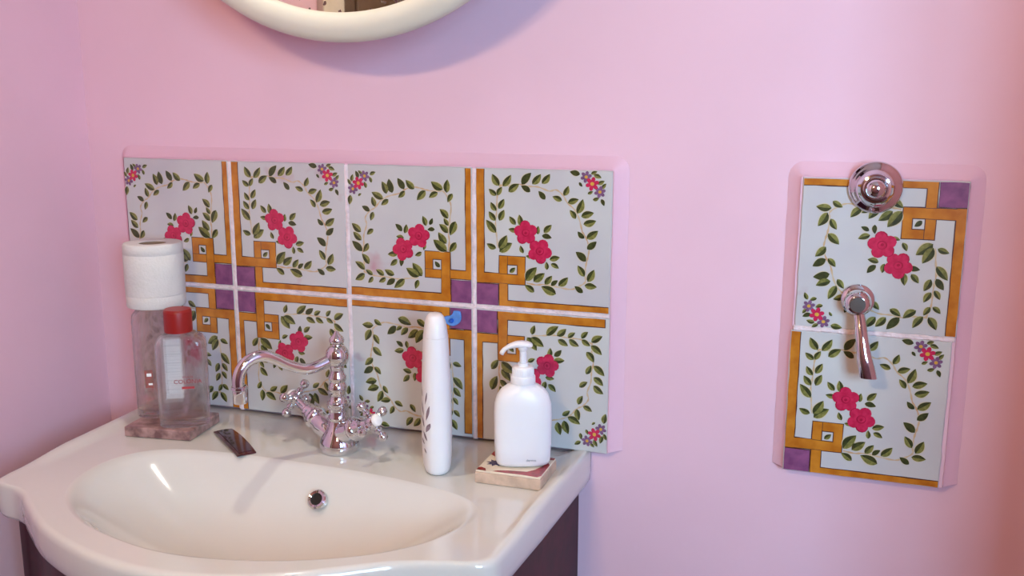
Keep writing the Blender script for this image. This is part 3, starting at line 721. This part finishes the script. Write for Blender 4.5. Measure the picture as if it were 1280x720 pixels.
def text_mesh(name, body, size, m, parent, loc, rot, ext=0.0001):
    cu = bpy.data.curves.new(name, 'FONT'); cu.body = body; cu.size = size; cu.extrude = ext; cu.align_x = 'CENTER'; cu.align_y = 'CENTER'
    tmp = bpy.data.objects.new(name, cu); COL.objects.link(tmp)
    dg = bpy.context.evaluated_depsgraph_get(); me = bpy.data.meshes.new_from_object(tmp.evaluated_get(dg))
    bpy.data.objects.remove(tmp); me.materials.clear(); me.materials.append(m)
    o = bpy.data.objects.new(name, me); COL.objects.link(o); o.parent = parent; o.location = loc; o.rotation_euler = rot
    return o
text_mesh('printed_name', 'COLONIA', 0.0088, M['print'], fb, (0.0095, -0.0208, 0.072), (PI / 2, 0, 0))
text_mesh('printed_line', 'AGUA DE', 0.0036, M['print'], fb, (0.0095, -0.0208, 0.079), (PI / 2, 0, 0))
bm = bmesh.new(); box(bm, 0.0005, 0.0185, -0.0211, -0.0207, 0.0610, 0.0645, 0.0001, 1)
obj('printed_bar', bm, M['print'], fb)

rb = glass_bottle('cologne_bottle', 'clear bottle standing behind the red-capped one, carrying the toilet roll', (0.1275, -0.094, ZS), math.radians(26), 0.037, 0.0205, 0.174, 0.013)
bm = bmesh.new(); lathe(bm, [(0.0135, 0.1755), (0.0160, 0.1755), (0.0163, 0.178), (0.0160, 0.201), (0.0140, 0.203), (0.0, 0.2035)], n=32)
o = obj('cap', bm, M['redcap'], rb, smooth=True)
bm = bmesh.new(); box(bm, -0.020, -0.008, -0.0211, -0.0207, 0.050, 0.078, 0.0001, 1)
em = obj('emblem', bm, M['fadedred'], rb); em['label'] = 'faded red printed emblem'
bm = bmesh.new()
for x0, x1, z0, z1 in ((-0.017, -0.010, 0.068, 0.073), (-0.015, -0.009, 0.0545, 0.0575)): box(bm, x0, x1, -0.0214, -0.02115, z0, z1)
obj('emblem_white', bm, M['label'], em)

rx, ry, rz_ = 0.1275, -0.094, ZS + 0.1744
roll = thing('toilet_roll', 'white toilet paper roll sitting on top of the rear clear bottle', 'toilet roll', (rx, ry, rz_))
bm = bmesh.new(); R0 = 0.0430
prof = [(0.0195, 0.001), (0.039, 0.0003), (0.0420, 0.001), (R0, 0.004), (R0 * 1.0, 0.018), (R0 * .992, 0.0186), (R0 * .992, 0.0196), (R0 * 1.004, 0.0202), (R0 * 1.012, 0.05), (R0 * 1.008, 0.080),
        (R0 * .998, 0.0806), (R0 * .998, 0.0816), (R0 * 1.006, 0.0822), (R0 * .995, 0.0945), (0.0412, 0.0965), (0.0385, 0.0970), (0.030, 0.0965), (0.0202, 0.0960), (0.0195, 0.0945), (0.0195, 0.001)]
lathe(bm, prof, n=72, cap=False); obj('paper', bm, M['paper'], roll, smooth=True)
bm = bmesh.new(); lathe(bm, [(0.0193, 0.0012), (0.0193, 0.0952), (0.0184, 0.0952), (0.0184, 0.0012), (0.0193, 0.0012)], n=48, cap=False)
o = obj('cardboard_core', bm, M['card'], roll, smooth=True); o['label'] = 'grey brown cardboard tube'
# ------------------------------------------------------------------ hair clip
clip = thing('hair_clip', 'small dark red glossy curved clip lying on the basin between bottles and tap', 'hair clip', (0.277, -0.127, ZD + 0.0006), math.atan2(-0.078, 0.099))
def arch(bm, L, W, th, lift, z0, n=18, mi=0):
    top = []; bot = []
    for i in range(n + 1):
        t = i / n; x = -L / 2 + L * t; c = lift * (1 - (2 * t - 1) ** 2)
        w = W / 2 * (0.93 + 0.07 * math.sin(PI * t))
        top.append([bm.verts.new((x, -w, z0 + c + th * .6)), bm.verts.new((x, 0, z0 + c + th)), bm.verts.new((x, w, z0 + c + th * .6))])
        bot.append([bm.verts.new((x, -w, z0 + c)), bm.verts.new((x, w, z0 + c))])
    for i in range(n):
        a, b, p, q = top[i], top[i + 1], bot[i], bot[i + 1]
        for f in ((a[0], a[1], b[1], b[0]), (a[1], a[2], b[2], b[1]), (p[0], a[0], b[0], q[0]), (a[2], p[1], q[1], b[2]), (p[1], p[0], q[0], q[1])): bm.faces.new(f)
    bm.faces.new((bot[0][0], bot[0][1], top[0][2], top[0][1], top[0][0])); bm.faces.new((bot[-1][1], bot[-1][0], top[-1][0], top[-1][1], top[-1][2]))
bm = bmesh.new(); arch(bm, 0.118, 0.030, 0.0028, 0.0028, 0.0); obj('clip_plate', bm, M['clip'], clip, smooth=True)
bm = bmesh.new(); arch(bm, 0.106, 0.020, 0.0012, 0.0026, 0.0026); obj('clip_inlay', bm, M['clip2'], clip, smooth=True)['label'] = 'dark violet shiny inlay'
bm = bmesh.new(); box(bm, -0.045, 0.045, -0.004, 0.004, 0.0, 0.0012, 0.0004, 1); obj('clasp', bm, M['chrome'], clip)

# ------------------------------------------------------------------ shampoo bottle
sh = thing('shampoo_bottle', 'tall slim white shampoo bottle standing right of the tap', 'bottle', (0.600, -0.119, ZD), math.radians(27))
bm = bmesh.new()   # width (x) is the narrow side, depth (y) the broad side
body = [(0.0005, 0.0140, 0.0250, 2.3), (0.003, 0.0170, 0.0285, 2.3), (0.010, 0.0190, 0.0310, 2.3), (0.03, 0.0202, 0.0325, 2.3), (0.06, 0.0206, 0.0330, 2.3), (0.10, 0.0202, 0.0325, 2.3), (0.14, 0.0190, 0.0310, 2.3), (0.17, 0.0177, 0.0290, 2.3), (0.190, 0.0166, 0.0270, 2.3)]
loft(bm, body, 56); obj('bottle_body', bm, M['plastic'], sh, smooth=True)
bm = bmesh.new()
capz = [(0.1902, 0.0163, 0.0267, 2.3), (0.1910, 0.0163, 0.0267, 2.3), (0.2000, 0.0152, 0.0252, 2.3), (0.2080, 0.0138, 0.0240, 2.4), (0.2140, 0.0118, 0.0210, 2.4), (0.2175, 0.0092, 0.0170, 2.4), (0.2190, 0.0055, 0.0110, 2.3)]
loft(bm, capz, 56); obj('bottle_cap', bm, M['plastic'], sh, smooth=True)
# leaf print on the broad left face
bm = bmesh.new()
def sh_x(y, z):
    for s0, s1 in zip(body[:-1], body[1:]):
        if s0[0] <= z <= s1[0]:
            t = (z - s0[0]) / (s1[0] - s0[0]); a = s0[1] + (s1[1] - s0[1]) * t; b = s0[2] + (s1[2] - s0[2]) * t; e_ = s0[3] + (s1[3] - s0[3]) * t
            return -a * max(0.0, 1 - abs(y / b) ** e_) ** (1 / e_) - 0.0003
    return 0
def pleaf(y0, z0, y1, z1, w):
    a, b = Vector((y0, z0)), Vector((y1, z1)); d = b - a; nn = Vector((-d.y, d.x)).normalized(); Kk = 8; L_, R_ = [], []
    for i in range(Kk + 1):
        t = i / Kk; q = a + d * t; ww = w * math.sin(PI * t)
        for lst, s in ((L_, 1), (R_, -1)):
            p = q + nn * (ww * s); lst.append(bm.verts.new((sh_x(p.x, p.y), p.x, p.y)))
    for i in range(Kk):
        bm.faces.new((L_[i], L_[i + 1], R_[i + 1], R_[i]))
for y0, z0, y1, z1, w in ((-.026, .050, -.017, .062, .0022), (-.024, .062, -.030, .076, .0026), (-.020, .068, -.010, .082, .0026), (-.024, .078, -.029, .100, .002), (-.018, .084, -.008, .102, .0022), (-.020, .044, -.009, .050, .002), (-.024, .032, -.018, .038, .0014), (-.012, .108, -.002, .120, .002), (-.022, .100, -.025, .118, .0014)):
    pleaf(y0, z0, y1, z1, w)
box(bm, 0, 0, 0, 0, 0, 0) if False else None
o = obj('leaf_print', bm, M['slate'], sh, recalc=False); o['label'] = 'dark grey leafy print'

# ------------------------------------------------------------------ soap tile and pump bottle
st = thing('soap_tile', 'small square painted tile lying under the white pump bottle', 'tile', (0.7115, -0.109, ZD), math.radians(0.5))
bm = bmesh.new(); box(bm, -0.0455, 0.0455, -0.0375, 0.0375, 0.0002, 0.0155, 0.0015, 2); obj('tile_body', bm, M['biscuit'], st)
bm = bmesh.new(); box(bm, -0.0450, 0.0450, -0.0370, 0.0370, 0.0155, 0.0182, 0.0012, 2)
gl = obj('glazed_face', bm, M['soapglaze'], st)
bm = bmesh.new()
def blob(pts, z=0.01835):
    vs = [bm.verts.new((x, y, z)) for x, y in pts]; f = bm.faces.new(vs); f.normal_update()
    if f.normal.z < 0: f.normal_flip()
blob([(-.044, -.036), (-.030, -.0365), (-.034, -.028), (-.041, -.025), (-.044, -.027)])
blob([(-.022, -.035), (-.004, -.0355), (.018, -.034), (.040, -.036), (.044, -.030), (.044, .010), (.038, .020), (.036, .004), (.030, -.012), (.022, -.022), (.008, -.024), (-.004, -.026), (-.016, -.030)])
blob([(-.044, .022), (-.036, .016), (-.026, .022), (-.022, .034), (-.036, .0365), (-.044, .036)])
blob([(.020, .036), (.030, .026), (.044, .028), (.044, .0365)])
obj('red_motif', bm, M['soapred'], gl, recalc=False)
bm = bmesh.new()
for cx_, cy_, r_ in ((-.028, -.006, .013), (.004, .024, .012)):
    pts = []
    for i in range(16):
        a = 2 * PI * i / 16; r = r_ * (1 if i % 2 == 0 else 0.55); pts.append((cx_ + r * math.cos(a), cy_ + r * math.sin(a)))
    blob(pts, 0.0185)
obj('blue_star_motif', bm, M['soapblue'], gl, recalc=False)

pb = thing('pump_bottle', 'white soap dispenser bottle with pump standing on the small painted tile', 'soap dispenser', (0.7185, -0.1035, ZD + 0.0186), math.radians(22))
bm = bmesh.new()
loft(bm, [(0.0002, 0.0300, 0.0150, 3), (0.0022, 0.0345, 0.0190, 3), (0.0075, 0.0368, 0.0212, 3.2), (0.03, 0.0380, 0.0220, 3.2), (0.07, 0.0385, 0.0222, 3.2), (0.084, 0.0378, 0.0218, 3), (0.096, 0.0345, 0.0205, 2.7),
          (0.104, 0.0290, 0.0185, 2.4), (0.109, 0.0220, 0.0165, 2.2), (0.1115, 0.0168, 0.0150, 2), (0.1130, 0.0155, 0.0145, 2)], 56)
bb = obj('bottle_body', bm, M['plastic'], pb, smooth='all')
text_mesh('embossed_mark', 'dermo', 0.0050, M['ruled'], bb, (0.010, -0.0219, 0.0115), (PI / 2, 0, 0))
bm = bmesh.new(); lathe(bm, [(0.0165, 0.1132), (0.0165, 0.1210), (0.0160, 0.1225), (0.0145, 0.1232), (0.0140, 0.1330), (0.0128, 0.1352), (0.0070, 0.1360), (0.0068, 0.1400)], n=40)
for k in range(30):
    a = 2 * PI * k / 30; 
    box(bm, 0.0142 * math.cos(a) - .0004, 0.0142 * math.cos(a) + .0004, 0.0142 * math.sin(a) - .0004, 0.0142 * math.sin(a) + .0004, 0.1235, 0.1325)
obj('collar', bm, M['plastic'], pb, smooth=True)
bm = bmesh.new(); lathe(bm, [(0.0046, 0.1395), (0.0046, 0.1560), (0.0062, 0.1580), (0.0068, 0.1620)], n=24)
ps = obj('pump_stem', bm, M['plastic'], pb, smooth=True)
bm = bmesh.new()   # pump head: rounded cap with a drooping spout to the left
dirp = Vector((-0.95, -0.30, 0)).normalized()
hx = -math.radians(22)
secs = [(-0.0125, 0.0000, 0.0032, 0.0010), (-0.0115, 0.0002, 0.0065, 0.0026), (-0.006, 0.0012, 0.0088, 0.0042), (0.002, 0.0016, 0.0090, 0.0048), (0.010, 0.0010, 0.0075, 0.0044), (0.018, -0.0014, 0.0058, 0.0036), (0.024, -0.0052, 0.0046, 0.0032), (0.0275, -0.0095, 0.0038, 0.0032), (0.0285, -0.0125, 0.0030, 0.0030)]
prev = None; sd = Vector((-dirp.y, dirp.x, 0)); first = None
R_z = Matrix.Rotation(-math.radians(22), 3, 'Z')
for (s, dz, w, hh) in secs:
    ring = []
    tilt = Vector((0, 0, 1)) if s < 0.02 else (Vector((0, 0, 1)) * 0.4 + dirp * 0.9).normalized()
    for i in range(20):
        a = 2 * PI * i / 20; p = dirp * s + sd * (w * math.cos(a)) + tilt * (hh * math.sin(a)) + Vector((0, 0, dz)); p = R_z @ p
        ring.append(bm.verts.new(p + Vector((0, 0, 0.1635))))
    if prev:
        for i in range(20): bm.faces.new((prev[i], prev[(i + 1) % 20], ring[(i + 1) % 20], ring[i]))
    else: bm.faces.new(ring[::-1])
    prev = ring
bm.faces.new(prev)
obj('pump_head', bm, M['plastic'], pb, smooth='all')

# ------------------------------------------------------------------ blue suction hook stuck on the tiles
bh = thing('suction_hook', 'small translucent blue plastic hook stuck on the tiles beside the shampoo bottle', 'hook', (0.575, -0.0014, -0.222))
import itertools
def bpt(x, y, s=1.0): return (((x - 400) / 14.4) * 0.00118 * s, ((345 - y) / 14.4) * 0.00108 * s)
sil = [bpt(*p) for p in ((205,345),(300,312),(370,298),(415,262),(440,200),(500,194),(556,205),(572,250),(580,310),(576,360),(560,405),(535,440),(500,470),(460,494),(420,505),(372,500),(330,490),(295,468),(270,445),(240,415),(215,385))]
bm = bmesh.new(); r3 = []
for y, s in ((-0.0003, 1.0), (-0.0022, 1.0), (-0.0034, 0.9), (-0.0026, 0.72)):
    r3.append([bm.verts.new((x * s, y, z * s)) for x, z in sil])
mm = len(sil)
for A, B in zip(r3[:-1], r3[1:]):
    for i in range(mm): bm.faces.new((A[i], A[(i + 1) % mm], B[(i + 1) % mm], B[i]))
bm.faces.new(r3[0]); bm.faces.new(r3[-1])
obj('suction_cup', bm, M['blue'], bh, smooth=True)
bm = bmesh.new(); lathe(bm, [(0.0030, 0.0024), (0.0034, 0.005), (0.0028, 0.0075), (0.0012, 0.009), (0, 0.0092)], (0.0005, 0, -0.0035), (0, -1, 0), 20)
obj('hook_nub', bm, M['blue2'], bh, smooth=True)['label'] = 'darker blue nub'

# ------------------------------------------------------------------ chrome fittings on the right tile panel
kn = thing('valve_rosette', 'round chrome valve cover at the top edge of the two-tile panel', 'valve cover', (1.1400, -0.0014, -0.0135))
bm = bmesh.new(); lathe(bm, [(0.0315, -0.0002), (0.0318, 0.0030), (0.0305, 0.0050), (0.0270, 0.0075), (0.0225, 0.0110), (0.0190, 0.0160), (0.0180, 0.0180)], (0, 0, 0), (0, -1, 0), 56)
obj('rosette', bm, M['chrome'], kn, smooth=True)
bm = bmesh.new(); lathe(bm, [(0.0182, 0.0178), (0.0186, 0.0205), (0.0176, 0.0228), (0.0150, 0.0235), (0.0134, 0.0225), (0.0130, 0.0200), (0.0130, 0.0178)], (0, 0, 0), (0, -1, 0), 48)
obj('ring', bm, M['chrome'], kn, smooth=True)
bm = bmesh.new(); lathe(bm, [(0.0118, 0.0178), (0.0120, 0.0240), (0.0110, 0.0285), (0.0080, 0.0320), (0.0040, 0.0338), (0, 0.0342)], (0, 0, 0), (0, -1, 0), 40)
obj('knob', bm, M['chrome'], kn, smooth=True)

lv = thing('shower_lever', 'chrome lever hanging from its round pivot across the joint of the two-tile panel', 'lever tap', (1.1290, -0.0014, -0.1555))
bm = bmesh.new(); lathe(bm, [(0.0200, -0.0002), (0.0200, 0.0030), (0.0180, 0.0055), (0.0120, 0.0070), (0.0110, 0.0100)], (0, 0, 0), (0, -1, 0), 44)
obj('backplate', bm, M['chrome'], lv, smooth=True)
bm = bmesh.new(); lathe(bm, [(0.0108, 0.0095), (0.0150, 0.0120), (0.0165, 0.0180), (0.0160, 0.0240), (0.0130, 0.0300), (0.0095, 0.0325)], (0, 0, 0), (0, -1, 0), 44)
obj('pivot', bm, M['chrome'], lv, smooth=True)
bm = bmesh.new(); lathe(bm, [(0.0094, 0.0318), (0.0090, 0.0345), (0.0, 0.0352)], (0, 0, 0), (0, -1, 0), 32)
obj('pivot_cap', bm, M['pivotgrey'], lv, smooth=True)['label'] = 'dark grey round insert'
bm = bmesh.new()
path = [(0.001, -0.020, -0.008), (0.004, -0.024, -0.020), (0.0075, -0.031, -0.040), (0.0110, -0.036, -0.060), (0.0145, -0.038, -0.075), (0.0185, -0.038, -0.0905)]
P_ = catmull(path, 5); prev = None; n_ = 20
for i, p in enumerate(P_):
    t = i / (len(P_) - 1); w = 0.0070 + 0.0032 * smooth01((t - 0.15) / 0.85); hh = 0.0066 - 0.0010 * t
    ring = [bm.verts.new(p + Vector((w * math.cos(2 * PI * k / n_), -hh * math.sin(2 * PI * k / n_), 0))) for k in range(n_)]
    if prev:
        for k in range(n_): bm.faces.new((prev[k], prev[(k + 1) % n_], ring[(k + 1) % n_], ring[k]))
    else: bm.faces.new(ring)
    prev = ring
# hollow lever end
end = [bm.verts.new(v.co + Vector((0, 0, 0.0)) + (Vector((0.0185, -0.038, -0.0905)) - v.co) * 0.22) for v in prev]
deep = [bm.verts.new(v.co + Vector((-0.0012, 0, 0.006))) for v in end]
for A, B in ((prev, end), (end, deep)):
    for k in range(n_): bm.faces.new((A[k], A[(k + 1) % n_], B[(k + 1) % n_], B[k]))
bm.faces.new(deep)
obj('lever_handle', bm, M['chrome'], lv, smooth=True)

# ------------------------------------------------------------------ round mirror on a wall bracket
MX, MY, MZ, MR = 0.500, -0.160, 0.4845, 0.324
mi_ = thing('wall_mirror', 'round cream-framed mirror with foxed glass above the splashback', 'mirror', (MX, MY, MZ))
bm = bmesh.new()
prof = [(MR - 0.019 - 0.0185 * math.cos(PI * k / 20), 0.006 - 0.0175 * math.sin(PI * k / 20) ** 0.9) for k in range(21)] + [(MR - 0.003, 0.013), (MR - 0.012, 0.017), (MR - 0.036, 0.017), (MR - 0.0375, 0.006)]
lathe(bm, prof, (0, 0, 0), (0, 1, 0), 128, cap=False); obj('mirror_frame', bm, M['cream'], mi_, smooth=True)
bm = bmesh.new(); lathe(bm, [(0, 0.005), (MR - 0.036, 0.005), (MR - 0.036, 0.010), (0, 0.010)], (0, 0, 0), (0, 1, 0), 96, cap=False)
obj('mirror_glass', bm, M['mirror'], mi_)
bm = bmesh.new(); lathe(bm, [(0, 0.0102), (MR - 0.040, 0.0102), (MR - 0.040, 0.016), (0, 0.016)], (0, 0, 0), (0, 1, 0), 64, cap=False)
obj('backing', bm, M['doorwood'], mi_)
bm = bmesh.new(); box(bm, -0.06, 0.06, 0.0161, 0.1795, -0.04, 0.14, 0.004)
obj('wall_bracket', bm, M['wood'], mi_)

# ------------------------------------------------------------------ lamps (out of frame)
LA = (0.70, -1.20, 0.37)
pl = thing('pendant_lamp', 'brass ceiling pendant with two bare warm bulbs in the middle of the bathroom', 'lamp', (LA[0], LA[1], Z1))
bm = bmesh.new(); dz = LA[2] - Z1 + 0.06
lathe(bm, [(0.05, -0.0005), (0.048, -0.012), (0.015, -0.025), (0.004, -0.03), (0.004, dz), (0.012, dz - 0.005), (0.012, dz - 0.02), (0, dz - 0.024)], (0, 0, 0), (0, 0, 1), 28)
tube(bm, [(-0.045, 0, dz - 0.004), (0, 0, dz - 0.012), (0.045, 0, dz - 0.004)], 0.004, 10, 4)
obj('lamp_stem', bm, M['brass'], pl, smooth=True)
for s in (-1, 1):
    bm = bmesh.new(); lathe(bm, [(0.011, 0), (0.012, -0.022), (0.010, -0.024)], (s * 0.045, 0, dz), (0, 0, 1), 20); obj('socket', bm, M['brass'], pl, smooth=True)
    bm = bmesh.new(); sphere(bm, (s * 0.045, 0, dz - 0.047), 0.0235, 24); obj('bulb', bm, M['bulb'], pl, smooth='all')
M['bulb'].node_tree.nodes['Principled BSDF'].inputs['Emission Strength'].default_value = 455.0
M['bulb'].node_tree.nodes['Principled BSDF'].inputs['Emission Color'].default_value = (1.0, 0.72, 0.37, 1)

SLOC = Vector((0.42, -0.27, 0.86))  # added lamp with no known fixture, lights the basin for the tap shadow
ml = thing('added_spot_lamp', 'added small brass spot lamp, unseen, on an arm above the round mirror', 'lamp', (SLOC.x, YB, SLOC.z))
bm = bmesh.new(); box(bm, -0.03, 0.03, -0.012, -0.0005, -0.03, 0.03, 0.003); tube(bm, [(0, -0.010, 0), (0, -0.12, 0.03), (0, -0.23, 0.045), (0, -0.29, 0.03)], 0.005, 12, 5)
obj('lamp_arm', bm, M['brass'], ml, smooth=True)
bm = bmesh.new(); lathe(bm, [(0.012, 0.045), (0.016, 0.03), (0.032, -0.02), (0.031, -0.02), (0.014, 0.029), (0.0, 0.035)], (0, SLOC.y - YB, -0.005), (0, 0, 1), 28, cap=False)
obj('lamp_shade', bm, M['brass'], ml, smooth=True)
sl = bpy.data.lights.new('added_spot', 'SPOT'); sl.energy = 15.0; sl.color = (1.0, 0.92, 0.76); sl.spot_size = math.radians(52); sl.spot_blend = 0.6; sl.shadow_soft_size = 0.010
so = bpy.data.objects.new('added_spot', sl); COL.objects.link(so); so.location = (SLOC.x, SLOC.y, SLOC.z - 0.03 + ZO)
so.rotation_euler = (0, 0, 0)
# daylight outside the window
al = bpy.data.lights.new('daylight', 'AREA'); al.shape = 'RECTANGLE'; al.size = WX1 - WX0; al.size_y = WZ1 - WZ0; al.energy = 79.0; al.color = (0.41, 0.72, 1.0)
ao = bpy.data.objects.new('daylight', al); COL.objects.link(ao); ao.location = ((WX0 + WX1) / 2, WYc - 0.06, (WZ0 + WZ1) / 2 + ZO)
ao.rotation_euler = (math.radians(90), 0, 0)

w = bpy.data.worlds.new('sky'); SC.world = w; w.use_nodes = True
w.node_tree.nodes['Background'].inputs[0].default_value = (0.6, 0.75, 1.0, 1); w.node_tree.nodes['Background'].inputs[1].default_value = 0.6

# ------------------------------------------------------------------ camera
cam = bpy.data.cameras.new('camera'); co = bpy.data.objects.new('camera', cam); COL.objects.link(co); SC.camera = co
cam.sensor_width = 36.0; cam.lens = 36.0 * 1200.0 / 1280.0; cam.clip_start = 0.01
ya, pi_, ro = -0.33507893, -0.19503086, 0.00247748
rt = Vector((math.cos(ya), -math.sin(ya), 0)); fwd = Vector((math.sin(ya) * math.cos(pi_), math.cos(ya) * math.cos(pi_), math.sin(pi_))); upv = rt.cross(fwd)
r_ = rt * math.cos(ro) + upv * math.sin(ro); u_ = -rt * math.sin(ro) + upv * math.cos(ro)
mt = Matrix((r_, u_, -fwd)).transposed().to_4x4(); mt.translation = Vector((1.10693246, -1.26422869, 0.09253618 + ZO))
co.matrix_world = mt

SC.view_settings.view_transform = 'Standard'; SC.view_settings.look = 'None'; SC.view_settings.gamma = 1.0; SC.view_settings.use_curve_mapping = False
SC.view_settings.exposure = 0.0
